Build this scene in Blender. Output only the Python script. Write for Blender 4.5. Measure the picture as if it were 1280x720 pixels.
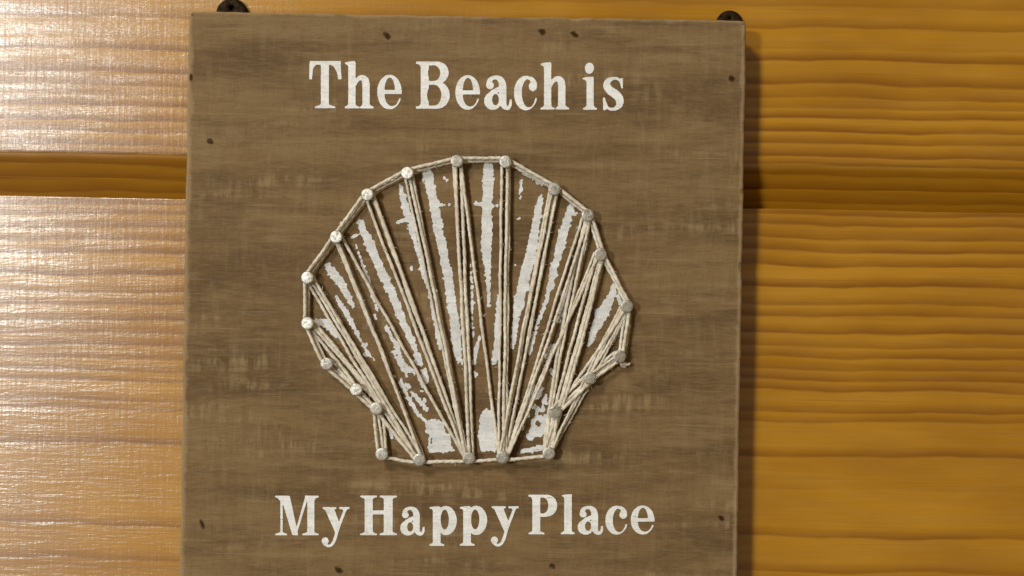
import bpy, bmesh, math, random
import numpy as np
from mathutils import Vector, Matrix, noise

scene = bpy.context.scene
for o in list(bpy.data.objects):
    bpy.data.objects.remove(o)

# ------------------------------------------------------------------ units
S = 0.0003            # metres per unit; one unit = 0.3 mm on the face of the sign
D = 1400.0            # camera to sign face, units
T = 44.0              # sign face to wall face, units
ROLL = math.radians(0.95)
CR, SR = math.cos(ROLL), math.sin(ROLL)

# ------------------------------------------------------------------ camera
cam_d = bpy.data.cameras.new("camera")
cam = bpy.data.objects.new("camera", cam_d)
scene.collection.objects.link(cam)
cam_d.sensor_width = 36.0
cam_d.lens = 36.0 * D / 1280.0
cam_d.clip_start = 0.005
cam_d.clip_end = 50.0
cam.matrix_world = (Matrix.Translation((0, -(T + D) * S, 0))
                    @ Matrix.Rotation(ROLL, 4, 'Y').inverted()
                    @ Matrix.Rotation(math.radians(90), 4, 'X'))
scene.camera = cam

# ------------------------------------------------------------------ world and lamps
world = bpy.data.worlds.new("World")
scene.world = world
world.use_nodes = True
bg = world.node_tree.nodes["Background"]
bg.inputs["Color"].default_value = (1.0, 0.76, 0.44, 1)
bg.inputs["Strength"].default_value = 0.29


def lamp(name, loc, target, watts, size, col):
    d = bpy.data.lights.new(name, 'AREA')
    d.shape = 'DISK'
    d.size = size
    d.energy = watts
    d.color = col
    o = bpy.data.objects.new(name, d)
    scene.collection.objects.link(o)
    o.location = loc
    o.rotation_euler = (Vector(target) - Vector(loc)).to_track_quat('-Z', 'Y').to_euler()
    return o


lamp("ceiling_lamp", (-1.90, -2.70, 2.55), (0, 0, 0), 118.0, 0.70, (1.0, 0.95, 0.85))
lamp("wall_lamp", (-1.58, -2.40, 0.34), (-0.1, 0, 0.02), 50.0, 0.34, (0.92, 0.99, 0.98))

vs = scene.view_settings
vs.view_transform = 'Standard'
vs.look = 'None'
vs.exposure = -0.25
vs.gamma = 1.0
vs.use_curve_mapping = False
scene.render.engine = 'CYCLES'


# ------------------------------------------------------------------ helpers
def uv(px, py, h=0.0):
    """picture position -> (right, up) in units, on the plane h above the sign face"""
    k = (D - h) / D
    dx, dy = px - 640.0, py - 360.0
    return ((dx * CR + dy * SR) * k, (dx * SR - dy * CR) * k)


def P(px, py, h=0.0):
    u, v = uv(px, py, h)
    return Vector((u * S, -(T + h) * S, v * S))


def link(name, me, mat=None, parent=None, smooth=False):
    o = bpy.data.objects.new(name, me)
    scene.collection.objects.link(o)
    if mat is not None:
        me.materials.append(mat)
    if parent is not None:
        o.parent = parent
    if smooth:
        for p in me.polygons:
            p.use_smooth = True
    return o


class NT:
    """small node-tree writer"""
    def __init__(self, name):
        self.mat = bpy.data.materials.new(name)
        self.mat.use_nodes = True
        self.t = self.mat.node_tree
        self.t.nodes.clear()
        self.out = self.t.nodes.new('ShaderNodeOutputMaterial')

    def n(self, kind, **kw):
        nd = self.t.nodes.new(kind)
        for k, v in kw.items():
            setattr(nd, k, v)
        return nd

    def put(self, sock, val):
        if isinstance(val, bpy.types.NodeSocket):
            self.t.links.new(val, sock)
        elif val is not None:
            if hasattr(sock.default_value, '__len__') and len(sock.default_value) == 4 and len(val) == 3:
                val = tuple(val) + (1.0,)
            sock.default_value = val

    def math(self, op, a, b=None, c=None, clamp=False):
        nd = self.n('ShaderNodeMath', operation=op, use_clamp=clamp)
        for i, v in enumerate((a, b, c)):
            if v is not None:
                self.put(nd.inputs[i], v)
        return nd.outputs[0]

    def vmath(self, op, a, b=None):
        nd = self.n('ShaderNodeVectorMath', operation=op)
        self.put(nd.inputs[0], a)
        if b is not None:
            self.put(nd.inputs[1], b)
        return nd.outputs['Value'] if op in ('LENGTH', 'DISTANCE') else nd.outputs['Vector']

    def noise(self, vec, scale=1.0, detail=3.0, rough=0.5, dist=0.0):
        nd = self.n('ShaderNodeTexNoise')
        self.put(nd.inputs['Vector'], vec)
        nd.inputs['Scale'].default_value = scale
        nd.inputs['Detail'].default_value = detail
        nd.inputs['Roughness'].default_value = rough
        nd.inputs['Distortion'].default_value = dist
        return nd.outputs['Fac']

    def rng(self, v, a, b, c=0.0, d=1.0, smooth=True):
        nd = self.n('ShaderNodeMapRange')
        nd.interpolation_type = 'SMOOTHSTEP' if smooth else 'LINEAR'
        nd.clamp = True
        self.put(nd.inputs[0], v)
        for i, q in enumerate((a, b, c, d)):
            self.put(nd.inputs[i + 1], q)
        return nd.outputs[0]

    def mix(self, f, a, b, blend='MIX'):
        nd = self.n('ShaderNodeMix', data_type='RGBA', blend_type=blend)
        self.put(nd.inputs[0], f)
        self.put(nd.inputs[6], a)
        self.put(nd.inputs[7], b)
        return nd.outputs[2]

    def ramp(self, fac, stops):
        nd = self.n('ShaderNodeValToRGB')
        cr = nd.color_ramp
        cr.interpolation = 'LINEAR'
        while len(cr.elements) > 1:
            cr.elements.remove(cr.elements[-1])
        for i, (p, v) in enumerate(stops):
            e = cr.elements[0] if i == 0 else cr.elements.new(p)
            e.position = p
            e.color = (v, v, v, 1)
        self.put(nd.inputs[0], fac)
        return nd.outputs[0]

    def bump(self, h, strength, dist, normal=None):
        nd = self.n('ShaderNodeBump')
        nd.inputs['Strength'].default_value = strength
        nd.inputs['Distance'].default_value = dist
        self.put(nd.inputs['Height'], h)
        if normal is not None:
            self.put(nd.inputs['Normal'], normal)
        return nd.outputs[0]

    def bsdf(self, color, rough, normal=None, **kw):
        nd = self.n('ShaderNodeBsdfPrincipled')
        self.put(nd.inputs['Base Color'], color)
        self.put(nd.inputs['Roughness'], rough)
        if normal is not None:
            self.put(nd.inputs['Normal'], normal)
        for k, v in kw.items():
            self.put(nd.inputs[k.replace('_', ' ')], v)
        return nd

    def done(self, shader):
        self.t.links.new(shader, self.out.inputs['Surface'])
        return self.mat

    def coords(self):
        """position in units (0.3 mm)"""
        g = self.n('ShaderNodeNewGeometry')
        v = self.vmath('SCALE', g.outputs['Position'])
        v.node.inputs['Scale'].default_value = 1.0 / S
        return v

    def sxyz(self, v):
        nd = self.n('ShaderNodeSeparateXYZ')
        self.put(nd.inputs[0], v)
        return nd.outputs

    def mul(self, v, xyz):
        return self.vmath('MULTIPLY', v, xyz)


# ------------------------------------------------------------------ materials
def pine_material():
    m = NT("varnished_pine")
    v = m.coords()
    x, y, z = m.sxyz(v)
    # wavy grain: bend the height before reading the growth rings
    w1 = m.noise(m.mul(v, (0.0042, 0.0, 0.011)), 1.0, 2.0, 0.5)
    w2 = m.noise(m.mul(v, (0.02, 0.0, 0.05)), 1.0, 2.0, 0.5)
    zz = m.math('ADD', z, m.math('MULTIPLY_ADD', w1, 18.0, -9.0))
    zz = m.math('ADD', zz, m.math('MULTIPLY_ADD', w2, 3.6, -1.8))
    # growth rings (picture height at the right of the sign, darkness)
    k = (D + T) / D
    rings = [(8, .35), (35, .55), (62, .2), (77, .8), (105, .75), (121, .6), (133, .45), (146, .8), (165, .85), (180, .75),
             (197, .8), (207, .7), (221, .9), (239, .9), (254, .8), (270, .75), (282, .7), (298, .7),
             (313, .8), (330, .8), (357, .85), (380, .6), (395, .7), (416, .8), (433, .55), (447, .75),
             (463, .6), (477, .7), (489, .7), (515, .7), (526, .6), (571, .75), (612, .12), (671, .7), (715, .6)]
    groups, cur = [], []
    zs = [((1080 - 640) * SR - (p - 360) * CR, d) for p, d in rings]
    zs = [(q * k, d) for q, d in zs]
    # repeats for the boards above and below the frame
    zs += [(q + 760.0, d * .9) for q, d in zs] + [(q - 740.0, d * .9) for q, d in zs]
    zs.sort()
    total = None
    step = 8
    for g in range(0, len(zs), step):
        part = zs[g:g + step]
        lo, hi = part[0][0] - 14, part[-1][0] + 14
        stops, last = [(0.0, 0.0)], 0.0
        for i, (q, d) in enumerate(part):
            gap_up = (part[i + 1][0] - q) if i + 1 < len(part) else 14
            gap_dn = (q - part[i - 1][0]) if i > 0 else 14
            a = q - min(2.6, gap_dn * .3)
            c = q + min(13.0, gap_up * .8)
            for pos, val in ((a, 0.0), (q, d), (c, 0.0)):
                f = (pos - lo) / (hi - lo)
                if f > last + 1e-4:
                    stops.append((min(f, 1.0), val))
                    last = f
        stops = stops[:32]
        fac = m.math('DIVIDE', m.math('SUBTRACT', zz, lo), hi - lo, clamp=True)
        r = m.ramp(fac, stops)
        total = r if total is None else m.math('MAXIMUM', total, r)
    brk = m.noise(m.mul(v, (0.006, 0.0, 0.03)), 1.0, 3.0, 0.6)
    ring = m.math('MULTIPLY', total, m.rng(brk, 0.25, 0.6, 0.7, 1.15))
    streak = m.noise(m.mul(v, (0.010, 0.02, 0.55)), 1.0, 4.0, 0.6)
    blotch = m.noise(m.mul(v, (0.004, 0.004, 0.012)), 1.0, 3.0, 0.55)
    light = m.mix(m.rng(blotch, 0.3, 0.7), (0.340, 0.147, 0.004), (0.432, 0.200, 0.008))
    light = m.mix(m.rng(streak, 0.40, 0.75, 0.0, 0.25), light, (0.27, 0.105, 0.003))
    col = m.mix(ring, light, (0.178, 0.058, 0.001))
    hair = m.noise(m.mul(v, (0.0035, 0.02, 0.75)), 1.0, 3.0, 0.6)
    col = m.mix(m.rng(hair, 0.57, 0.70, 0.0, 0.42), col, (0.200, 0.070, 0.002))
    # darker mottled brown mixed in over the recessed joint
    groove = m.rng(y, 1.0, 4.0)
    gd = m.mix(m.noise(m.mul(v, (0.01, 0.1, 0.3)), 1.0, 3.0), (0.150, 0.058, 0.004), (0.235, 0.098, 0.008))
    col = m.mix(m.math('MULTIPLY', groove, 0.52), col, gd)
    # tiny specks and nicks
    sp = m.n('ShaderNodeTexVoronoi', feature='F1')
    m.put(sp.inputs['Vector'], m.mul(v, (0.011, 0.0, 0.016)))
    spk = m.rng(sp.outputs['Distance'], 0.018, 0.034, 1.0, 0.0)
    col = m.mix(m.math('MULTIPLY', spk, 0.7), col, (0.10, 0.035, 0.004))
    # relief: soft early wood sunk between rings, brushed fibres, cross saw marks
    saw = m.noise(m.mul(v, (0.16, 0.0, 0.012)), 1.0, 3.0, 0.6)
    fib = m.noise(m.mul(v, (0.022, 0.02, 0.22)), 1.0, 3.0, 0.55)
    grit = m.noise(m.mul(v, (0.16, 0.02, 0.35)), 1.0, 3.0, 0.6)
    h = m.math('MULTIPLY', ring, -0.18)
    h = m.math('MULTIPLY_ADD', fib, 1.0, h)
    h = m.math('MULTIPLY_ADD', saw, 0.4, h)
    h = m.math('MULTIPLY_ADD', grit, 0.5, h)
    h = m.math('MULTIPLY_ADD', spk, -0.6, h)
    nb = m.bump(h, 0.14, 1.3 * S)
    hc = m.math('MULTIPLY', ring, -0.45)
    hc = m.math('MULTIPLY_ADD', fib, 1.0, hc)
    hc = m.math('MULTIPLY_ADD', saw, 0.30, hc)
    hc = m.math('MULTIPLY_ADD', grit, 0.32, hc)
    hc = m.math('MULTIPLY_ADD', spk, -0.6, hc)
    nc = m.bump(hc, 0.70, 1.3 * S)
    dull = m.noise(m.mul(v, (0.007, 0.0, 0.085)), 1.0, 4.0, 0.62)
    cw = m.rng(m.math('MULTIPLY_ADD', ring, 0.22, dull), 0.40, 0.66, 1.0, 0.22)
    bare = m.math('MULTIPLY_ADD', groove, -0.9, 1.0)      # the joint was never varnished
    cw = m.math('MULTIPLY', cw, bare)
    rough = m.math('MULTIPLY_ADD', m.noise(m.mul(v, (0.03, 0.02, 0.09)), 1.0, 3.0), 0.14, 0.32)
    b = m.bsdf(col, rough, nb, IOR=1.48, Anisotropic=0.78, Coat_Weight=cw, Coat_Roughness=0.24, Coat_IOR=1.66, Specular_IOR_Level=m.math('MULTIPLY', bare, 0.74))
    m.put(b.inputs["Coat Normal"], nc)
    tg = m.n('ShaderNodeCombineXYZ')
    tg.inputs[2].default_value = 1.0
    m.put(b.inputs['Tangent'], tg.outputs[0])
    return m.done(b.outputs[0])


SIGN_X0, SIGN_Z1 = uv(235.5, 13.0)[0], uv(584, 19.5)[1]
SIGN_X1 = uv(933.5, 25.0)[0]
SIGN_Z0 = SIGN_Z1 - 745.0
PITS = [(484, 45, 6.5, 4.2, -.7), (678, 40, 6.5, 4.0, -.5), (718, 43, 7, 3.6, -.6), (263, 177, 5, 4.0, -.5),
        (915, 98, 5.5, 4.0, -.6), (253, 655, 7.5, 3.0, -1.2), (424, 713, 6.5, 4.2, -.5), (691, 708, 5, 4.0, -.6),
        (902, 648, 4.5, 3.0, -.5), (239, 97, 2.6, 6, 0.1)]


def board_material():
    m = NT("weathered_brown_board")
    v = m.coords()
    x, y, z = m.sxyz(v)
    # broad weathering, short rubbed streaks, cross-cut saw marks
    band = m.noise(m.mul(v, (0.0035, 0.01, 0.018)), 1.0, 5.0, 0.62, 0.3)
    streak = m.noise(m.mul(v, (0.010, 0.03, 0.075)), 1.0, 5.0, 0.65, 0.3)
    fine = m.noise(m.mul(v, (0.07, 0.1, 0.50)), 1.0, 4.0, 0.65)
    saw = m.noise(m.mul(v, (0.11, 0.1, 0.020)), 1.0, 4.0, 0.6, 0.3)
    cloth = m.noise(m.mul(v, (0.48, 0.2, 0.07)), 1.0, 3.0, 0.6)
    patch = m.noise(m.mul(v, (0.010, 0.01, 0.016)), 1.0, 4.0, 0.6)
    pore = m.noise(m.mul(v, (0.22, 0.2, 0.9)), 1.0, 2.0, 0.5)
    col = m.mix(m.rng(band, 0.36, 0.64), (0.104, 0.059, 0.024), (0.196, 0.121, 0.052))
    col = m.mix(m.rng(patch, 0.40, 0.66, 0.0, 0.5), col, (0.174, 0.101, 0.040))
    col = m.mix(m.rng(streak, 0.50, 0.70, 0.0, 0.55), col, (0.238, 0.160, 0.076))
    col = m.mix(m.rng(streak, 0.30, 0.48, 0.50, 0.0), col, (0.094, 0.055, 0.023))
    bars = m.rng(m.noise(m.mul(v, (0.0045, 0.0, 0.033)), 1.0, 3.0, 0.6), 0.54, 0.70)
    strokes = m.rng(saw, 0.42, 0.62)
    col = m.mix(m.math('MULTIPLY', m.math('MULTIPLY', bars, strokes), 0.68), col, (0.300, 0.210, 0.110))
    col = m.mix(m.rng(saw, 0.50, 0.72, 0.0, 0.30), col, (0.232, 0.158, 0.078))
    col = m.mix(m.rng(saw, 0.28, 0.46, 0.22, 0.0), col, (0.094, 0.055, 0.023))
    col = m.mix(m.rng(fine, 0.45, 0.72, 0.0, 0.40), col, (0.228, 0.152, 0.070))
    col = m.mix(m.rng(fine, 0.28, 0.45, 0.35, 0.0), col, (0.090, 0.052, 0.021))
    col = m.mix(m.rng(cloth, 0.42, 0.70, 0.0, 0.10), col, (0.085, 0.050, 0.020))
    col = m.mix(m.rng(pore, 0.66, 0.74, 0.0, 0.45), col, (0.055, 0.030, 0.012))
    # worn arrises: bare paler wood along the rim, in patches
    ex = m.math('MINIMUM', m.math('SUBTRACT', x, SIGN_X0), m.math('SUBTRACT', SIGN_X1, x))
    ez = m.math('MINIMUM', m.math('SUBTRACT', z, SIGN_Z0), m.math('SUBTRACT', SIGN_Z1, z))
    wn = m.noise(m.mul(v, (0.03, 0.05, 0.03)), 1.0, 4.0, 0.65)
    ed = m.math('MINIMUM', ex, m.math('ADD', ez, 3.0))
    wob = m.math('MULTIPLY_ADD', wn, 16.0, -2.0)
    wear = m.rng(m.math('SUBTRACT', ed, wob), -3.0, 2.5, 1.0, 0.0)
    col = m.mix(m.math('MULTIPLY', wear, 0.62), col, (0.310, 0.215, 0.115))
    pit = None
    for (px, py, a, b, rot) in PITS:
        u, w = uv(px, py)
        d = m.vmath('SUBTRACT', v, (u, 0.0, w))
        dx, _, dz = m.sxyz(d)
        c, s = math.cos(rot), math.sin(rot)
        p1 = m.math('DIVIDE', m.math('ADD', m.math('MULTIPLY', dx, c), m.math('MULTIPLY', dz, s)), a)
        p2 = m.math('DIVIDE', m.math('SUBTRACT', m.math('MULTIPLY', dz, c), m.math('MULTIPLY', dx, s)), b)
        r = m.math('SQRT', m.math('ADD', m.math('MULTIPLY', p1, p1), m.math('MULTIPLY', p2, p2)))
        pit = r if pit is None else m.math('MINIMUM', pit, r)
    pit = m.math('ADD', pit, m.math('MULTIPLY_ADD', m.noise(m.mul(v, (0.25, 0.1, 0.25)), 1.0, 2.0), 0.9, -0.45))
    pm = m.rng(pit, 0.45, 1.15, 1.0, 0.0)
    col = m.mix(m.math('MULTIPLY', pm, 0.85), col, (0.018, 0.008, 0.003))
    h = m.math('MULTIPLY', streak, 0.9)
    h = m.math('MULTIPLY_ADD', saw, 0.7, h)
    h = m.math('MULTIPLY_ADD', fine, 0.6, h)
    h = m.math('MULTIPLY_ADD', cloth, 0.12, h)
    h = m.math('MULTIPLY_ADD', pm, -0.9, h)
    nb = m.bump(h, 0.9, 1.1 * S)
    thin = m.rng(m.noise(m.mul(v, (0.006, 0.03, 0.30)), 1.0, 3.0, 0.6), 0.62, 0.74)
    b = m.bsdf(m.mix(m.math('MULTIPLY', thin, 0.40), col, (0.290, 0.200, 0.105)), 0.78, nb, IOR=1.4)
    m.put(b.inputs['Specular IOR Level'], m.math('MULTIPLY_ADD', pm, -0.4, 0.4))
    return m.done(b.outputs[0])


def paint_material(name, a, b_, worn):
    """thin brushed paint: the grain of the board prints through it"""
    m = NT(name)
    v = m.coords()
    n1 = m.noise(m.mul(v, (0.04, 0.1, 0.12)), 1.0, 4.0, 0.6)
    n2 = m.noise(m.mul(v, (0.10, 0.1, 0.55)), 1.0, 4.0, 0.65)
    n3 = m.noise(m.mul(v, (0.55, 0.1, 0.10)), 1.0, 3.0, 0.6)
    col = m.mix(m.rng(n1, 0.3, 0.7), a, b_)
    col = m.mix(m.rng(n2, 0.50, 0.74, 0.0, worn), col, (0.40, 0.33, 0.25))
    col = m.mix(m.rng(n3, 0.54, 0.76, 0.0, worn * .7), col, (0.36, 0.29, 0.21))
    bare = m.rng(m.math('ADD', n2, m.math('MULTIPLY', n1, .5)), 0.93, 1.02)
    col = m.mix(m.math('MULTIPLY', bare, .8), col, (0.20, 0.13, 0.06))
    h = m.math('MULTIPLY_ADD', n2, 0.8, m.math('MULTIPLY_ADD', n3, .5, n1))
    b = m.bsdf(col, 0.66, m.bump(h, 0.7, 0.9 * S))
    return m.done(b.outputs[0])


def twine_material():
    m = NT("natural_twine")
    v = m.coords()
    n1 = m.noise(v, 0.09, 3.0, 0.6)
    n2 = m.noise(v, 0.9, 2.0, 0.6)
    col = m.mix(m.rng(n1, 0.3, 0.7), (0.51, 0.44, 0.34), (0.73, 0.67, 0.57))
    col = m.mix(m.rng(n2, 0.45, 0.8, 0.0, 0.4), col, (0.30, 0.20, 0.10))
    b = m.bsdf(col, 0.85, m.bump(n2, 0.6, 0.6 * S), Sheen_Weight=0.25)
    return m.done(b.outputs[0])


def metal_material(name, col, rough, dark, met):
    m = NT(name)
    v = m.coords()
    n1 = m.noise(v, 0.22, 4.0, 0.65)
    oi = m.n('ShaderNodeObjectInfo')
    lo = m.math('MULTIPLY_ADD', oi.outputs['Random'], 0.25, 0.28)
    c = m.mix(m.rng(n1, lo, 0.72), col, dark)
    b = m.bsdf(c, m.math('MULTIPLY_ADD', n1, 0.35, rough), m.bump(n1, 0.8, 1.0 * S), Metallic=met)
    return m.done(b.outputs[0])


M_PINE = pine_material()
M_BOARD = board_material()
M_LETTER = paint_material("chalky_white_paint", (0.68, 0.675, 0.665), (0.80, 0.797, 0.79), 0.5)
M_SHELL = paint_material("stencilled_white_paint", (0.55, 0.545, 0.55), (0.71, 0.705, 0.71), 0.68)
M_TWINE = twine_material()
M_NAIL = metal_material("zinc_nail", (0.58, 0.55, 0.50), 0.36, (0.27, 0.23, 0.19), 0.85)
M_BRONZE = metal_material("dark_bronze", (0.034, 0.019, 0.009), 0.5, (0.012, 0.006, 0.003), 0.9)

# ------------------------------------------------------------------ wall of pine boards
wall = bpy.data.objects.new("wall", None)
scene.collection.objects.link(wall)
wall["kind"] = "structure"
wall["label"] = "varnished yellow pine board wall behind the hanging sign"
wall["category"] = "wall"
wall.empty_display_size = 0.05

KW = (D + T) / D
JOINT = ((80 - 640) * SR - (221 - 360) * CR) * KW     # height of the joint between the two boards in view
PITCH = 600.0
DEEP = 12.0


def pine_board(z_top, z_bot):
    """one tongue-and-groove board: recessed lip on top, chamfer below; wavy worn arrises"""
    prof = [(34.0, z_top + 6), (22.0, z_top + 6), (22.0, z_top), (6.0, z_top - .1), (4.6, z_top - 1.4), (DEEP + 2, z_top - 25.5),
            (DEEP - 3, z_top - 25.8), (2.0, z_top - 26.0), (.25, z_top - 26.3), (0.0, z_top - 27.2),
            (0.0, z_top - 60.0), (0.0, z_bot + 60.0), (0.0, z_bot + 33.5),
            (.4, z_bot + 31.6), (1.6, z_bot + 29.5), (DEEP - 1.6, z_bot + 4.5), (DEEP - .2, z_bot + .4), (18.0, z_bot + .3),
            (18.0, z_bot + 8.0), (34.0, z_bot + 8.0)]
    xs = np.arange(-1900, 1901, 14.0)
    bm = bmesh.new()
    rows = []
    for xx in xs:
        row = []
        for i, (yy, zz) in enumerate(prof):
            dz = 0.0
            if 5 <= i <= 9 or 12 <= i <= 14:
                dz = 1.1 * noise.noise(Vector((xx * .013, zz * .05, 3.1))) + .5 * noise.noise(Vector((xx * .06, zz * .05, 8.1)))
            row.append(bm.verts.new((xx * S, yy * S, (zz + dz) * S)))
        rows.append(row)
    for a, b in zip(rows[:-1], rows[1:]):
        for i in range(len(prof) - 1):
            bm.faces.new((a[i], a[i + 1], b[i + 1], b[i]))
    for r in (rows[0], rows[-1]):
        bm.faces.new(r)
    for i in range(len(rows) - 1):
        bm.faces.new((rows[i][-1], rows[i][0], rows[i + 1][0], rows[i + 1][-1]))
    bmesh.ops.recalc_face_normals(bm, faces=bm.faces)
    c = Vector((0, 0, (z_top + z_bot) / 2 * S))
    bmesh.ops.translate(bm, verts=bm.verts, vec=-c)
    me = bpy.data.meshes.new("board")
    bm.to_mesh(me)
    bm.free()
    o = link("board", me, M_PINE, wall)
    o.location = c


for i in (1, 0, -1, -2):
    pine_board(JOINT + (i + 1) * PITCH, JOINT + i * PITCH)

# ------------------------------------------------------------------ the sign
sign = bpy.data.objects.new("wall_sign", None)
scene.collection.objects.link(sign)
sign.empty_display_size = 0.03
SC = Vector(((SIGN_X0 + SIGN_X1) / 2 * S, 0.0, SIGN_Z0 * S))
sign.location = SC
sign["label"] = "weathered brown wooden sign with a string-art scallop shell and white lettering"
sign["category"] = "sign"


def world_part(name, bm_or_me, mat, parent=sign, smooth=False, origin=None, off=None):
    """mesh given in world coordinates, hung under the sign with its origin on the piece"""
    if isinstance(bm_or_me, bmesh.types.BMesh):
        me = bpy.data.meshes.new(name)
        bm_or_me.to_mesh(me)
        bm_or_me.free()
    else:
        me = bm_or_me
    if origin is None:
        co = np.empty(len(me.vertices) * 3)
        me.vertices.foreach_get('co', co)
        co = co.reshape(-1, 3)
        origin = Vector(((co.min(0) + co.max(0)) / 2).tolist())
    me.transform(Matrix.Translation(-origin))
    o = link(name, me, mat, parent, smooth)
    base = SC if parent is sign else off
    o.location = origin - base
    return o, origin


def build_board():
    pts, nrm = [], []
    stp = 3.0
    x0, x1, z0, z1 = SIGN_X0, SIGN_X1, SIGN_Z0, SIGN_Z1
    nx, nz = int((x1 - x0) / stp), int((z1 - z0) / stp)
    for i in range(nx):
        pts.append((x0 + (x1 - x0) * i / nx, z1)); nrm.append((0, 1))
    for i in range(nz):
        pts.append((x1, z1 - (z1 - z0) * i / nz)); nrm.append((1, 0))
    for i in range(nx):
        pts.append((x1 - (x1 - x0) * i / nx, z0)); nrm.append((0, -1))
    for i in range(nz):
        pts.append((x0, z0 + (z1 - z0) * i / nz)); nrm.append((-1, 0))
    # corners slightly knocked off
    layers = [(3.2, T), (1.2, T - 1.1), (0.2, T - 3.0), (0.0, T - 7.0), (0.2, T - 15.0), (1.0, T - 20.0)]   # inset, height from wall
    bm = bmesh.new()
    rings = []
    for li, (ins, hgt) in enumerate(layers):
        ring = []
        for (px, pz), (ax, az) in zip(pts, nrm):
            w = .9 * noise.noise(Vector((px * .02, pz * .02, .4))) + .7 * noise.noise(Vector((px * .11, pz * .11, 2.4)))
            chip = max(0.0, noise.noise(Vector((px * .045, pz * .045, 7.7))) - .42) * 14.0
            cx = min(px - x0, x1 - px)
            cz = min(pz - z0, z1 - pz)
            corner = max(0.0, 5.0 - max(cx, cz)) * .55 if (cx < 5 and cz < 5) else 0.0
            f = 1.0 if li < 3 else .6
            k = ins + f * (w + chip * (1.0 if li < 2 else .35)) + corner
            mx, mz = (x0 + x1) / 2, (z0 + z1) / 2
            qx, qz = px - ax * k, pz - az * k
            # keep neighbouring sides joined at the corners
            if abs(px - x0) < .1 or abs(px - x1) < .1:
                qx = px - math.copysign(1, px - mx) * k
            if abs(pz - z0) < .1 or abs(pz - z1) < .1:
                qz = pz - math.copysign(1, pz - mz) * k
            elif cz < ins:
                qz = mz + math.copysign((z1 - z0) / 2 - ins, pz - mz)
            if cx < ins and not (abs(px - x0) < .1 or abs(px - x1) < .1):
                qx = mx + math.copysign((x1 - x0) / 2 - ins, px - mx)
            ring.append(bm.verts.new((qx * S, -hgt * S, qz * S)))
        rings.append(ring)
    n = len(pts)
    for a, b in zip(rings[:-1], rings[1:]):
        for i in range(n):
            bm.faces.new((a[i], a[(i + 1) % n], b[(i + 1) % n], b[i]))
    bm.faces.new(rings[0])
    bm.faces.new(list(reversed(rings[-1])))
    bmesh.ops.recalc_face_normals(bm, faces=bm.faces)
    return world_part("board", bm, M_BOARD)[0]


build_board()


# ------------------------------------------------------------------ hangers at the two top corners
def build_hanger(px, py, r, hole):
    """round dark metal stand-off behind the sign, its rim showing above the top edge"""
    k = (D + T - 5) / D
    u, v = uv(px, py)
    u, v = u * k, v * k
    top = 9.0
    bm = bmesh.new()
    n = 48
    secs = []
    for i in range(n):
        a = 2 * math.pi * i / n
        c, s = math.cos(a), math.sin(a)
        sec = []
        for rr, yy, up in ((r * .9, 0.3, 0), (r * .94, 1.0, 0), (r, 2.0, 0), (r, top - 3.6, 0), (r - 1.4, top - 1.4, 0), (r - 4.5, top - .2, 0),
                           (hole + 1.2, top - .2, 1), (hole, top - 1.2, 1), (hole * .9, top - 7.0, 1)):
            oz = r - hole - 9.5 if up else 0.0
            sec.append(bm.verts.new(((u + rr * c) * S, -yy * S, (v + oz + rr * s) * S)))
        secs.append(sec)
    for i in range(n):
        a, b = secs[i], secs[(i + 1) % n]
        for j in range(8):
            bm.faces.new((a[j], a[j + 1], b[j + 1], b[j]))
    bm.faces.new([q[0] for q in secs])
    bm.faces.new([q[-1] for q in secs])
    # peg from the plate into the back of the board, hidden below the edge
    pr = [[bm.verts.new(((u + 4 * math.cos(2 * math.pi * i / 10)) * S, -yy * S, (v - 7 + 4 * math.sin(2 * math.pi * i / 10)) * S))
           for i in range(10)] for yy in (top - 1.0, T - 19.0)]
    for i in range(10):
        bm.faces.new((pr[0][i], pr[0][(i + 1) % 10], pr[1][(i + 1) % 10], pr[1][i]))
    bm.faces.new(pr[0])
    bm.faces.new(pr[1])
    bmesh.ops.recalc_face_normals(bm, faces=bm.faces)
    world_part("hanger", bm, M_BRONZE, smooth=True)


build_hanger(290, 18, 20.5, 3.4)
build_hanger(912, 30, 17.3, 1.2)


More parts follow.
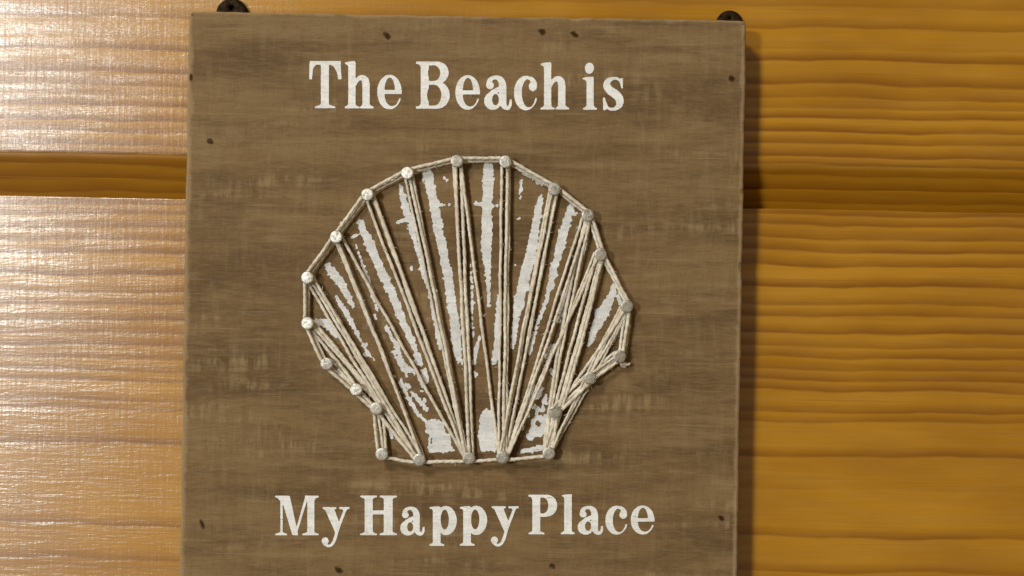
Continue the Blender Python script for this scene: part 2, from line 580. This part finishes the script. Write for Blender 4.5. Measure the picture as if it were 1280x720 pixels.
# ------------------------------------------------------------------ painted shapes: coverage field -> raised film
class Field:
    """coverage of shapes on a fine grid, in its own units with y up"""
    def __init__(self, x0, y0, x1, y1, g, ss=3):
        self.x0, self.y0, self.g, self.ss = x0, y0, g, ss
        self.nx, self.ny = int((x1 - x0) / g) + 1, int((y1 - y0) / g) + 1
        h = g / ss
        xs = x0 - g / 2 + h / 2 + h * np.arange(self.nx * ss)
        ys = y0 - g / 2 + h / 2 + h * np.arange(self.ny * ss)
        self.X, self.Y = np.meshgrid(xs, ys)
        self.m = np.zeros(self.X.shape, bool)

    def rect(self, xa, xb, ya, yb):
        return (self.X >= xa) & (self.X <= xb) & (self.Y >= ya) & (self.Y <= yb)

    def ell(self, cx, cy, rx, ry):
        return ((self.X - cx) / rx) ** 2 + ((self.Y - cy) / ry) ** 2 <= 1

    def poly(self, pts):
        r = np.zeros(self.X.shape, bool)
        n = len(pts)
        for i in range(n):
            (xa, ya), (xb, yb) = pts[i], pts[(i + 1) % n]
            if ya == yb:
                continue
            c = ((ya > self.Y) != (yb > self.Y)) & (self.X < (xb - xa) * (self.Y - ya) / (yb - ya) + xa)
            r ^= c
        return r

    def stroke(self, pts, jag=0.0, seed=0):
        """smooth stroke through (x, y, width) points"""
        p = np.array(pts, float)
        p = np.vstack([2 * p[0] - p[1], p, 2 * p[-1] - p[-2]])
        out = []
        for i in range(1, len(p) - 2):
            seg = np.hypot(*(p[i + 1] - p[i])[:2])
            n = max(6, int(seg / (self.g * .8)))
            for t in np.linspace(0, 1, n):
                a, b, c, d = p[i - 1], p[i], p[i + 1], p[i + 2]
                out.append(.5 * (2 * b + (c - a) * t + (2 * a - 5 * b + 4 * c - d) * t * t + (3 * b - a - 3 * c + d) * t ** 3))
        r = np.zeros(self.X.shape, bool)
        h = self.g / self.ss
        bx, by = self.X[0, 0], self.Y[0, 0]
        for q in out:
            w = max(.3, q[2]) / 2
            i0, i1 = int((q[0] - w - bx) / h), int((q[0] + w - bx) / h) + 2
            j0, j1 = int((q[1] - w - by) / h), int((q[1] + w - by) / h) + 2
            i0, j0 = max(i0, 0), max(j0, 0)
            if i1 <= i0 or j1 <= j0:
                continue
            sl = (slice(j0, j1), slice(i0, i1))
            r[sl] |= (self.X[sl] - q[0]) ** 2 + (self.Y[sl] - q[1]) ** 2 <= w * w
        return r

    def coverage(self):
        ss = self.ss
        f = self.m.reshape(self.ny, ss, self.nx, ss).mean((1, 3))
        p = np.pad(f, 1)
        return (p[:-2, 1:-1] + p[2:, 1:-1] + p[1:-1, :-2] + p[1:-1, 2:] + 2.2 * p[1:-1, 1:-1]) / 6.2


def film(F, f, place, height, iso=0.5):
    """coverage field -> closed film mesh. place(x, y) gives (u, v) in units on the sign face"""
    f = np.pad(f, 1)
    ny, nx = f.shape
    ins = f >= iso
    verts, vid, faces = [], {}, []

    def corner(i, j):
        key = (i, j, 0)
        if key not in vid:
            vid[key] = len(verts)
            verts.append((F.x0 + (i - 1) * F.g, F.y0 + (j - 1) * F.g))
        return vid[key]

    def cross(i, j, horiz):
        key = (i, j, 1 if horiz else 2)
        if key not in vid:
            a = f[j, i]
            b = f[j, i + 1] if horiz else f[j + 1, i]
            t = min(.97, max(.03, (iso - a) / (b - a)))
            vid[key] = len(verts)
            verts.append((F.x0 + (i - 1 + (t if horiz else 0)) * F.g, F.y0 + (j - 1 + (0 if horiz else t)) * F.g))
        return vid[key]

    cnt = ins[:-1, :-1].astype(int) + ins[:-1, 1:] + ins[1:, :-1] + ins[1:, 1:]
    for j, i in zip(*np.nonzero(cnt)):
        i, j = int(i), int(j)
        cs = [(i, j), (i + 1, j), (i + 1, j + 1), (i, j + 1)]
        ed = [(i, j, True), (i + 1, j, False), (i, j + 1, True), (i, j, False)]
        st = [bool(ins[q[1], q[0]]) for q in cs]
        if sum(st) == 2 and st[0] == st[2]:          # saddle: two separate corners
            for k in range(4):
                if st[k]:
                    faces.append([corner(*cs[k]), cross(*ed[k]), cross(*ed[k - 1])])
            continue
        loop = []
        for k in range(4):
            if st[k]:
                loop.append(corner(*cs[k]))
            if st[k] != st[(k + 1) % 4]:
                loop.append(cross(*ed[k]))
        faces.append(loop)
    pos = [place(x, y) for x, y in verts]
    n = len(pos)
    co = [(u * S, -(T + height) * S, v * S) for u, v in pos] + [(u * S, -(T - .3) * S, v * S) for u, v in pos]
    edge = {}
    for fc in faces:
        for a, b in zip(fc, fc[1:] + fc[:1]):
            edge[(a, b)] = True
    side = [(b, a, a + n, b + n) for (a, b) in edge if (b, a) not in edge]
    me = bpy.data.meshes.new("film")
    me.from_pydata(co, [], faces + [list(s) for s in side])
    me.update()
    return me


# ------------------------------------------------------------------ lettering
def foot(F, xa, xb, sa, sb, y=0.0, up=True):
    """bracketed slab serif from xa to xb under (or over) a stem sa..sb"""
    s = 1 if up else -1
    return (F.rect(xa, xb, min(y, y + 2.6 * s), max(y, y + 2.6 * s))
            | F.poly([(xa + 1.5, y + 2.4 * s), (xb - 1.5, y + 2.4 * s), (sb + .2, y + 4.8 * s), (sa - .2, y + 4.8 * s)]))


def glyph(ch):
    F = Field(-3, -22, 70, 64, 0.75)
    R, E, PO, ST = F.rect, F.ell, F.poly, F.stroke
    if ch == 'T':
        F.m = (R(1, 40, 54.3, 59) | R(15, 25.2, 0, 58) | foot(F, 7.5, 33, 15, 25)
               | PO([(.8, 59), (6, 58), (5, 46), (4, 36), (.3, 36)]) | PO([(35, 59), (39.5, 59), (41, 36), (36.5, 36), (35, 45), (31, 52), (26, 55)])
               | PO([(4, 56), (10, 56), (5, 49)]))
    elif ch == 'h':
        F.m = (R(4.3, 13.6, 0, 58) | PO([(.2, 57.6), (6, 58.8), (13, 59.6), (13, 53), (5, 52.5), (2.6, 54.6), (.2, 55.4)])
               | foot(F, -.2, 17.8, 4.3, 13.6) | R(22, 31.3, 0, 31) | foot(F, 18.6, 36, 22, 31.3)
               | ST([(12, 28, 3), (15.5, 35, 5), (20.5, 38.6, 6.6), (25.5, 35.5, 9), (26.6, 29, 9.3)]))
    elif ch == 'e':
        F.m = E(15.6, 20.6, 15.5, 21.8)
        F.m &= ~(E(16, 22, 6.4, 16.8) & (F.Y > 23.4))
        F.m &= ~(E(18.8, 17.6, 9.2, 14.4) & (F.Y < 18.2))
        F.m &= ~R(18.8, 34, 13.2, 18.2)
    elif ch == 'B':
        F.m = R(6, 28, 30, 59) | E(27, 45, 14, 14) | R(6, 28, 0, 33) | E(27, 17, 15.3, 17)
        F.m &= ~(R(16.2, 23, 34.8, 54.2) | E(22.6, 44.5, 7.6, 9.7))
        F.m &= ~(R(16.2, 23, 4.2, 29.8) | E(22.8, 17, 8.8, 12.8))
        F.m |= R(0, 10, 55.8, 59) | PO([(3, 56), (7, 56), (7, 51.5)]) | R(0, 10, 0, 3.2) | PO([(3, 3), (7, 3), (7, 7.5)])
    elif ch == 'a':
        bowl = (E(11, 10.4, 11, 11.4) | ST([(21, 26.5, 5), (12, 21.5, 6.5), (5, 15, 6)])) & ~E(14.4, 12, 4.1, 7)
        F.m = (bowl | ST([(6.2, 30.5, 7.5), (8, 37, 6), (14.5, 39.8, 5), (20.5, 37, 7.8), (23.2, 30, 9.3), (23.3, 18, 9.4), (23.4, 8, 9.2)])
               | E(7.6, 29.6, 4.9, 4.8) | ST([(23.4, 8, 9.2), (26, 2.8, 6.4), (30, 1.6, 5), (32.8, 5, 4), (33.4, 11, 3.2)]))
    elif ch == 'c':
        F.m = E(15, 20.5, 15, 21.7) & ~E(18.6, 20.5, 8.6, 17.7) & ~R(18.6, 33, 14.5, 30)
        F.m |= E(23.8, 28.6, 5.2, 6) | ST([(16, 40.4, 3.8), (22, 38, 5.6), (25, 33, 7.2), (25, 29, 8)])
    elif ch == 'i':
        F.m = (R(4.8, 14, 0, 40.5) | PO([(0, 40), (6, 41), (14, 41.6), (13, 35), (5, 35), (3, 37.2), (0, 38)])
               | foot(F, .3, 18, 4.8, 14) | E(8.6, 52, 5.8, 7.1))
    elif ch == 's':
        F.m = (ST([(22.4, 35, 2.6), (19, 38.8, 3.4), (13, 39.4, 4), (6.8, 36, 7), (5.6, 30, 9), (9.5, 24.5, 10.4), (16, 19.5, 10.8), (20.6, 13.5, 10), (20.6, 6.5, 8),
                   (15.5, 1.6, 4.6), (9, 1.4, 3.6), (5, 5, 3), (2.6, 11, 2.2)])
               | PO([(19, 38.4), (24.8, 40.6), (25, 26.4), (23, 27), (21.5, 33)]) | PO([(.6, 16), (3, 16), (6.5, 6), (7.5, 2), (2.4, -.6), (1, 0)]))
    elif ch == 'M':
        F.m = (R(7.6, 11.4, 0, 57) | foot(F, 0, 18, 7.6, 11.4) | PO([(8, 59), (22, 59), (34.6, 0), (25.6, 0)])
               | R(0, 20, 55.8, 59) | PO([(3, 56), (8, 56), (8, 51)]) | ST([(31, 3, 3.4), (47, 57, 4.6)]) | R(48, 58.6, 0, 58)
               | foot(F, 40.5, 65, 48, 58.6) | R(44.5, 65, 55.8, 59) | PO([(58, 56), (62, 56), (58, 51)]))
    elif ch == 'y':
        F.m = (R(2.2, 23, 39, 42) | PO([(5, 40), (19.4, 40), (28, 17), (25, 8), (21, 4)]) | R(27, 42.5, 39, 42)
               | PO([(30, 39.5), (40, 39.5), (36.6, 35)]) | PO([(4, 39.3), (8, 39.3), (9, 34)])
               | ST([(36.6, 40, 4.4), (25, 9, 4.6), (20.4, -6, 4.8), (16, -14, 4.4), (10, -16, 4), (5.4, -12.5, 5)]) | E(6.2, -8.6, 5.4, 5.6))
    elif ch == 'H':
        F.m = R(17, 37, 31, 37)
        for a, b, c, d in ((6.6, 18.8, 0, 25), (35.2, 48.6, 29, 55)):
            F.m |= R(a, b, 0, 59) | foot(F, c, d, a, b) | foot(F, c, d, a, b, 59, False)
    elif ch == 'p':
        F.m = (E(24.4, 21, 16.4, 21.8) & (F.X > 14)) & ~E(22.8, 22.4, 6, 14.6)
        F.m |= R(4.8, 16.6, -16, 40.5) | foot(F, -.3, 22, 4.8, 16.6, -16.8)
        F.m &= ~PO([(16.6, 3.6), (16.6, -6), (22, -6)])
        F.m |= PO([(0, 41), (8, 42), (15, 42.6), (16, 36), (5, 35.5), (3.4, 38), (0, 38.6)])
    elif ch == 'P':
        F.m = (R(6, 27, 26, 59) | E(27, 42.8, 16, 16.4)) & ~(R(17.8, 22, 31.2, 54.6) | E(22, 43, 7.4, 11.6))
        F.m |= R(5.6, 17.6, 0, 59) | foot(F, 0, 24, 5.6, 17.6) | R(0, 12, 55.8, 59) | PO([(3, 56), (6.5, 56), (6.5, 51)])
    elif ch == 'l':
        F.m = R(4.6, 16.4, 0, 59) | PO([(1, 58), (8, 59.4), (16.4, 59.8), (16, 53), (5, 53), (3.4, 56), (1, 56.4)]) | foot(F, -.3, 20.6, 4.6, 16.4)
    return F, F.coverage()


GLY = {c: glyph(c) for c in set("TheBeachisMyHappyPlace")}
LETTERS = [('T', 386.2, 135.4, 1, 1), ('h', 431, 135.6, 1, 1), ('e', 471.3, 135.8, 1, 1), ('B', 520, 136, 1, 1),
           ('e', 569, 136.3, 1, 1), ('a', 605, 136.6, 1, 1), ('c', 642.3, 136.9, 1, 1), ('h', 675.6, 137, 1, 1),
           ('i', 728.2, 137.3, 1, 1), ('s', 752.8, 137.6, 1.04, 1)]
q = .838
LETTERS += [('M', 344, 669, q, q), ('y', 401.4, 669, q, q), ('H', 450.3, 668.9, q, q), ('a', 500.2, 668.6, q * 1.05, q),
            ('p', 536.9, 668.2, q, q), ('p', 574.9, 668, q, q), ('y', 612.9, 668, q, q), ('P', 660.6, 667.8, q, q),
            ('l', 701.2, 667.7, q, q), ('a', 722, 667.6, q * 1.09, q), ('c', 756.6, 667.4, q * 1.12, q), ('e', 788.2, 667.2, q * 1.15, q)]
rs = np.random.RandomState(4)
for ch, lx, ly, sx, sy in LETTERS:
    F, cov = GLY[ch]
    # brushed stencil paint never has a perfectly clean rim
    jit = rs.rand(*cov.shape)
    jit = (jit + np.roll(jit, 1, 0) + np.roll(jit, 1, 1) + np.roll(jit, (1, 1), (0, 1))) / 4 - .5
    me = film(F, np.clip(cov + jit * .45 * (cov > .04) * (cov < .96), 0, 1), lambda x, y: uv(lx + x * sx, ly - y * sy), .45, .60)
    world_part("letter", me, M_LETTER)


# ------------------------------------------------------------------ stencilled shell under the strings
def shell_paint():
    F = Field(370, -592, 800, -190, 0.9, 2)

    def st(*pts):
        return F.stroke([(x, -y, w) for x, y, w in pts])
    rays = [
        [(396, 402, 7), (408, 404, 10), (416, 414, 7), (421, 421, 4)],
        [(409, 330, 6), (416, 341, 11), (427, 355, 10), (434, 368, 8), (442, 384, 4)],
        [(420, 370, 3), (432, 390, 6), (443, 410, 5), (452, 428, 3), (462, 443, 4), (470, 452, 2)],
        [(444, 303, 2), (455, 336, 3), (464, 362, 5), (472, 388, 3)],
        [(450, 277, 7), (462, 305, 11), (471, 326, 10), (480, 346, 11), (492, 372, 10), (501, 395, 9), (512, 420, 8), (520, 438, 6), (528, 452, 2)],
        [(485, 412, 3), (495, 432, 5), (503, 450, 4), (512, 465, 4)],
        [(500, 232, 5), (506, 255, 8), (513, 278, 8), (519, 302, 6), (527, 328, 5), (535, 355, 5), (541, 385, 5), (547, 412, 6), (550, 436, 4)],
        [(534, 217, 12), (540, 243, 11), (545, 268, 12), (550, 296, 11), (556, 325, 11), (561, 352, 11), (565, 380, 11), (569, 410, 11), (572, 440, 10), (575, 452, 5)],
        [(588, 330, 2), (590, 365, 3), (590, 392, 3), (592, 420, 3)],
        [(610, 208, 12), (610, 235, 13), (609, 262, 12), (608, 290, 13), (608, 312, 12), (610, 338, 7), (611, 360, 5), (611, 384, 3)],
        [(600, 420, 2), (595, 436, 5), (592, 455, 5)],
        [(651, 224, 3), (651, 238, 3), (649, 250, 2)],
        [(676, 246, 6), (672, 268, 9), (668, 295, 11), (663, 320, 13), (656, 346, 13), (649, 375, 12), (645, 400, 8), (642, 425, 6), (640, 436, 3)],
        [(624, 370, 4), (622, 400, 6), (621, 430, 7), (618, 452, 6)],
        [(714, 258, 7), (708, 278, 10), (702, 300, 11), (697, 320, 9), (692, 340, 6), (686, 360, 4), (683, 372, 2)],
        [(733, 300, 4), (722, 330, 6), (712, 352, 7), (706, 376, 6), (698, 404, 4)],
        [(767, 356, 5), (763, 373, 9), (755, 388, 14), (748, 402, 13), (741, 416, 8), (736, 432, 4)],
        [(772, 366, 4), (775, 380, 5)],
        [(776, 400, 10), (768, 418, 11), (758, 430, 9), (748, 442, 5)],
        [(690, 330, 3), (684, 372, 4), (670, 410, 4), (662, 440, 5)],
        [(455, 455, 3), (462, 468, 5), (470, 478, 4)],
        [(492, 440, 3), (500, 455, 4), (508, 470, 3)],
        [(500, 478, 3), (512, 500, 5), (522, 516, 4), (533, 527, 3)],
        [(516, 490, 4), (526, 504, 5), (534, 514, 3)],
        [(524, 470, 5), (530, 484, 4)], [(508, 480, 5), (512, 484, 5)],
        [(520, 440, 6), (526, 456, 5)], [(528, 462, 4), (534, 476, 5)],
        [(668, 482, 4), (660, 500, 5), (656, 510, 3)], [(678, 486, 5), (671, 497, 6)],
        [(684, 446, 6), (693, 430, 4)], [(681, 502, 6), (682, 503, 6)], [(671, 511, 7), (672, 512, 6)], [(662, 506, 4), (661, 508, 4)],
        [(652, 566 - 2, 5), (664, 562, 6), (678, 559, 6)],
        [(654, 515, 4), (652, 535, 5)],
        [(473, 520, 5), (484, 530, 6), (490, 546, 5)],
    ]
    for r in rays:
        F.m |= st(*r)
    # solid patches at the hinge
    F.m |= F.poly([(x, -y) for x, y in ((533, 529), (541, 523), (550, 524), (556, 535), (563, 550), (568, 564), (537, 566), (534, 560), (545, 554), (539, 546), (532, 540))])
    F.m |= F.poly([(x, -y) for x, y in ((600, 520), (605, 512), (616, 512), (622, 530), (621, 564), (601, 564), (598, 545))])
    F.m |= F.poly([(x, -y) for x, y in ((664, 524), (676, 519), (690, 518), (692, 540), (684, 548), (672, 545), (662, 552), (658, 546), (663, 538))])
    F.m &= ~F.ell(673, -529, 4, 4)
    F.m &= ~F.ell(683, -545, 5, 3)
    # thin cross strokes and rim dashes of the stencil
    for pts in ([(548, 256, 3), (557, 256, 2), (562, 255, 4)], [(594, 254, 3), (604, 256, 4), (622, 257, 3)], [(496, 278, 4), (508, 275, 3)],
                [(440, 297, 4), (449, 293, 3)], [(556, 223, 4), (559, 225, 4)], [(648, 272, 4), (650, 273, 4)], [(530, 206, 3), (541, 207, 4), (560, 203, 3)],
                [(470, 236, 3), (483, 229, 4), (498, 223, 3)], [(654, 216, 4), (668, 224, 4), (680, 231, 4)], [(426, 283, 3), (433, 272, 4)],
                [(440, 266, 4), (443, 263, 4)], [(642, 330, 3), (647, 331, 2)], [(583, 200, 5), (592, 202, 4)], [(716, 266, 4), (720, 268, 4)],
                [(456, 430, 3), (460, 428, 2)], [(784, 416, 3), (785, 417, 3)], [(470, 326, 3), (474, 322, 2)]):
        F.m |= st(*pts)
    rr = random.Random(5)
    for _ in range(90):
        cx, cy, sp = rr.choice([(676, 500, 16), (690, 440, 16), (520, 470, 22), (755, 410, 20), (470, 440, 26), (600, 420, 30), (690, 350, 24), (530, 330, 30), (545, 540, 16)])
        x, y = rr.gauss(cx, sp * .6), rr.gauss(cy, sp)
        tx = (x - 600) / 330.0
        F.m |= st((x, y, rr.uniform(2.2, 4.5)), (x - tx * rr.uniform(1, 7), y + rr.uniform(1, 8), rr.uniform(1.5, 4)))
    f = F.coverage()
    for _ in range(7):
        p = np.pad(f, 1)
        f = (p[:-2, 1:-1] + p[2:, 1:-1] + p[1:-1, :-2] + p[1:-1, 2:] + p[1:-1, 1:-1]) / 5
    ny, nx = f.shape
    # ragged, partly lifted rim: value noise stretched along the grain
    nz = np.empty((ny, nx))
    for j in range(ny):
        for i in range(nx):
            if f[j, i] > 0.004:
                xx, yy = i * F.g, j * F.g
                nz[j, i] = .26 * noise.noise(Vector((xx * .10, yy * .12, 1.0))) + .50 * noise.noise(Vector((xx * .30, yy * .26, 5.0))) + .16 * noise.noise(Vector((xx * .8, yy * .8, 9.0)))
            else:
                nz[j, i] = 0
    f2 = np.clip(f + nz, 0, 1) * (f > .06)
    me = film(F, f2, lambda x, y: uv(x, -y), .45, .44)
    world_part("shell_paint", me, M_SHELL)


shell_paint()

# ------------------------------------------------------------------ nails
NAILS = {'a': (571, 201), 'b': (632, 202), 'c': (693, 236), 'd': (735, 269), 'e': (751, 318), 'f': (784, 383), 'g': (775, 446),
         'h': (738, 473), 'i': (694, 515), 'E': (686, 567), 'D': (628, 572), 'C': (586, 573), 'B': (524, 575), 'A': (477, 568),
         'j': (470, 511), 'k': (445, 487), 'l': (408, 455), 'm': (384, 404), 'n': (384, 347), 'o': (420, 296), 'p': (459, 243), 'q': (509, 216)}
LEAN = {'a': (.06, .10), 'q': (-.10, .13), 'p': (-.13, .15), 'o': (-.14, .13), 'n': (-.12, .10), 'm': (-.13, .12), 'k': (-.08, .12),
        'd': (.10, -.05), 'f': (.14, -.10), 'g': (.30, -.18), 'h': (.04, -.22), 'i': (.12, -.20), 'e': (.18, -.12), 'c': (.06, .02),
        'j': (-.06, -.16), 'l': (-.10, -.05), 'A': (-.05, -.12), 'B': (0, -.14), 'C': (0, -.12), 'D': (.02, -.16), 'E': (.05, -.14), 'b': (.02, .04)}
NH = 17.0            # nail head height above the board
HEAD_R = 7.9
rnd = random.Random(11)


def lathe(bm, prof, n):
    rings = [[bm.verts.new((r * math.cos(2 * math.pi * i / n), r * math.sin(2 * math.pi * i / n), z)) for i in range(n)] for r, z in prof]
    for a, b in zip(rings[:-1], rings[1:]):
        for i in range(n):
            bm.faces.new((a[i], a[(i + 1) % n], b[(i + 1) % n], b[i]))
    bm.faces.new(rings[-1])
    bm.faces.new(list(reversed(rings[0])))


bm = bmesh.new()
lathe(bm, [(2.3, -6.0), (2.4, 0.0), (2.4, NH - 2.6)], 12)
bmesh.ops.scale(bm, vec=(S, S, S), verts=bm.verts)
ME_SHANK = bpy.data.meshes.new("nail")
bm.to_mesh(ME_SHANK)
bm.free()
bm = bmesh.new()
lathe(bm, [(2.5, -2.7), (6.8, -2.3), (HEAD_R, -1.6), (HEAD_R + .1, -.7), (HEAD_R - .6, -.05), (HEAD_R - 1.6, .15), (5.0, .22), (2.2, .3), (.4, .32)], 24)
bmesh.ops.scale(bm, vec=(S, S, S), verts=bm.verts)
ME_HEAD = bpy.data.meshes.new("nail_head")
bm.to_mesh(ME_HEAD)
bm.free()
for me in (ME_SHANK, ME_HEAD):
    me.materials.append(M_NAIL)
    for p in me.polygons:
        p.use_smooth = True
BASE = {}
for kname, (px, py) in NAILS.items():
    lx, lz = LEAN[kname]
    lx *= .55
    lz *= .55
    ax = Vector((lx, -1.0, lz)).normalized()
    head = P(px, py, NH)
    base = head - ax * (NH * S / -ax.y)
    BASE[kname] = (base, ax)
    sh = bpy.data.objects.new("nail", ME_SHANK)
    scene.collection.objects.link(sh)
    sh.parent = sign
    sh.location = base - SC
    sh.rotation_mode = 'QUATERNION'
    sh.rotation_quaternion = ax.to_track_quat('Z', 'Y')
    hd = bpy.data.objects.new("nail_head", ME_HEAD)
    scene.collection.objects.link(hd)
    hd.parent = sh
    hd.location = (0, 0, NH * S)
    tl = Vector((LEAN[kname][0] * .55, -1.0, LEAN[kname][1] * .6)).normalized()
    hd.rotation_mode = 'QUATERNION'
    hd.rotation_quaternion = sh.rotation_quaternion.inverted() @ tl.to_track_quat('Z', 'Y')


# ------------------------------------------------------------------ twine
def nail_at(kname, h):
    b, ax = BASE[kname]
    return b + ax * (h * S / -ax.y)


def ply_tube(bm, path, rad, phase, off, pitch, sides=6):
    """one ply of a twisted cord along the path"""
    n = len(path)
    rings = []
    dist = 0.0
    for i, p in enumerate(path):
        t = (path[min(i + 1, n - 1)] - path[max(i - 1, 0)]).normalized()
        up = Vector((0, -1, 0))
        s = t.cross(up)
        s = s.normalized() if s.length > 1e-5 else Vector((1, 0, 0))
        w = s.cross(t).normalized()
        if i:
            dist += (p - path[i - 1]).length / S
        a = phase + dist / pitch * 2 * math.pi
        c = p + (s * math.cos(a) + w * math.sin(a)) * off * S
        rr = rad * (1 + .24 * noise.noise(Vector((dist * .13, phase, path[0].x * 900))) + .10 * noise.noise(Vector((dist * .6, phase, path[0].z * 900))))
        rings.append([bm.verts.new(c + (s * math.cos(2 * math.pi * q / sides) + w * math.sin(2 * math.pi * q / sides)) * rr * S) for q in range(sides)])
    for a, b in zip(rings[:-1], rings[1:]):
        for q in range(sides):
            bm.faces.new((a[q], a[(q + 1) % sides], b[(q + 1) % sides], b[q]))
    bm.faces.new(rings[-1])
    bm.faces.new(list(reversed(rings[0])))


def cord(path, rad=1.75, name="string"):
    bm = bmesh.new()
    pitch = rnd.uniform(17, 26)
    ph = rnd.uniform(0, 6.28)
    for k in range(2):
        ply_tube(bm, path, rad * 1.28, ph + k * math.pi, rad * .32, pitch)
    # stray fibres standing off the cord
    for k in range(max(2, int(len(path) / 3))):
        i = rnd.randrange(1, len(path) - 1)
        p = path[i]
        d = (path[i + 1] - path[i - 1]).normalized()
        v = Vector((rnd.uniform(-1, 1), rnd.uniform(-1, .2), rnd.uniform(-1, 1))) + d * rnd.uniform(-1.5, 1.5)
        v = v.normalized() * rnd.uniform(3, 6.5) * S
        ply_tube(bm, [p, p + v * .55, p + v + d * rnd.uniform(-2, 2) * S], .28, 0, 0, 10, 3)
    bmesh.ops.recalc_face_normals(bm, faces=bm.faces)
    world_part(name, bm, M_TWINE, smooth=True)


def strand(a, sa, b, sb, ha, hb, sag=0.0, rad=1.75, bow=0.0):
    """cord from nail a to nail b; s = side (-1 left .. 1 right seen from a down to b)"""
    A, B = nail_at(a, ha), nail_at(b, hb)
    d = (B - A).normalized()
    side = Vector((-d.z, 0, d.x))              # in the plane of the board
    if side.dot(Vector((1, 0, 0))) < 0:
        side = -side
    A = A + side * sa * 4.6 * S
    B = B + side * sb * 4.6 * S
    L = (B - A).length / S
    n = max(6, int(L / 3.2))
    seed = rnd.uniform(0, 99)
    path = []
    for i in range(n + 1):
        t = i / n
        p = A.lerp(B, t)
        e = math.sin(math.pi * t)
        p = p + side * (bow * e + e ** .5 * 1.5 * noise.noise(Vector((t * L * .025, seed, 0)))) * S
        p.y += (sag * e + .5 * e * noise.noise(Vector((t * L * .03, seed, 9)))) * S
        path.append(p)
    cord(path, rad)


FAN = [('a', -1, 'C', 1, 0), ('a', 1, 'C', 1, 0), ('a', 1, 'D', -1, 0), ('b', -1, 'D', -1, 0), ('b', 1, 'D', 1, 0), ('b', .6, 'D', 0.2, 0),
       ('q', -1, 'C', -1, 0), ('q', 1, 'C', -.4, 0), ('p', -1, 'C', -1, 0), ('p', 1, 'C', -.6, 0), ('p', 1.3, 'C', -.8, 1.5),
       ('o', -1, 'B', 1, 0), ('o', 1, 'C', -1.2, 0), ('n', -1, 'B', -1, -2), ('n', 1, 'B', -1, 2), ('n', 1, 'B', .8, 0),
       ('m', -.6, 'B', -1, 0), ('m', 1, 'B', 0.2, 3), ('l', 1, 'B', -1, 0), ('k', 1, 'j', 1, 0),
       ('j', -1, 'A', -1, 0), ('j', .1, 'A', .1, 0), ('j', 1.2, 'A', 1, 0), ('j', 1, 'B', -1, 0),
       ('c', -1, 'D', -.8, 0), ('c', 1, 'D', 1, 0), ('c', -.4, 'D', -.2, -1), ('d', -1, 'D', 1, 0), ('d', .6, 'D', 1.2, 2), ('d', 1, 'E', -1, -3),
       ('e', -1.2, 'D', 1.3, 2), ('e', -.6, 'E', -1, -2), ('e', 1, 'E', -.8, 1), ('e', .4, 'E', -1, 2),
       ('f', -1, 'E', .6, -2), ('f', 1, 'E', 1, 2), ('f', .2, 'i', 0, 3), ('g', -1, 'i', -.6, -2), ('g', .4, 'h', 0.6, 0),
       ('h', -1, 'i', -1, 0), ('a', -.4, 'C', .2, -1), ('q', .2, 'C', -.9, 2), ('o', -.4, 'B', .6, 2), ('n', 0, 'B', -.4, 0),
       ('d', 0, 'E', -1.2, -5), ('e', 0, 'D', 1.4, -2), ('e', .8, 'E', -.2, 4), ('f', -.4, 'E', .2, 1), ('f', .8, 'h', -.4, 2), ('c', .4, 'D', .6, 2), ('m', .3, 'j', 1.2, 0),
       ('m', 1.2, 'B', .8, -2), ('g', -.3, 'h', -.6, 0), ('i', -1, 'E', -1, 0), ('i', .2, 'E', .6, 0), ('i', 1, 'E', 1, 0)]
lev = {}
for a, sa, b, sb, bow in FAN:
    la, lb = lev.get(a, 0), lev.get(b, 0)
    lev[a], lev[b] = la + 1, lb + 1
    strand(a, sa, b, sb, 4.2 + (la % 3) * 2.6, 3.6 + (lb % 5) * 2.1, 0.6, rnd.uniform(1.1, 1.55), bow)

RIM = ['A', 'j', 'k', 'l', 'm', 'n', 'o', 'p', 'q', 'a', 'b', 'c', 'd', 'e', 'f', 'g', 'h', 'i', 'E', 'D', 'C', 'B', 'A']
ctr = P(585, 400)


def rim(a, b, outward, ha, hb, rad, sag):
    A, B = nail_at(a, ha), nail_at(b, hb)
    d = (B - A).normalized()
    side = Vector((-d.z, 0, d.x))
    s = 1 if side.dot((A + B) / 2 - ctr) > 0 else -1
    xs = 1 if side.x > 0 or (side.x == 0) else -1
    strand(a, s * xs * outward, b, s * xs * outward, ha, hb, sag, rad)


for a, b in zip(RIM[:-1], RIM[1:]):
    rim(a, b, 1.0, 11.0, 11.4, 1.5, .4)
    if not (a in 'EDC' and b in 'DCB' or a == 'B'):
        rim(a, b, .35, 6.5, 7.0, 1.4, 1.5)


def wrap(kname, h, turns):
    """turns of cord round a nail, just under its head"""
    path = []
    n = int(18 * turns)
    for i in range(n + 1):
        a = 2 * math.pi * turns * i / n
        c = nail_at(kname, h + 3.3 * a / (2 * math.pi))
        path.append(c + Vector((math.cos(a), 0, math.sin(a))) * 4.3 * S)
    cord(path, 1.35, "string_wrap")


for kname in NAILS:
    wrap(kname, 4.5, 2.3)

# frayed knot and tail at the last nail
kb = nail_at('g', 9.0)
for dx, dz, dy in ((15, -9, 2), (10, -13, 5)):
    path = [kb + Vector((dx * t, dy * t * 1.2, dz * t - 5 * math.sin(t * 3))) * S for t in np.linspace(.15, 1, 9)]
    cord(path, 1.3, "string_tail")
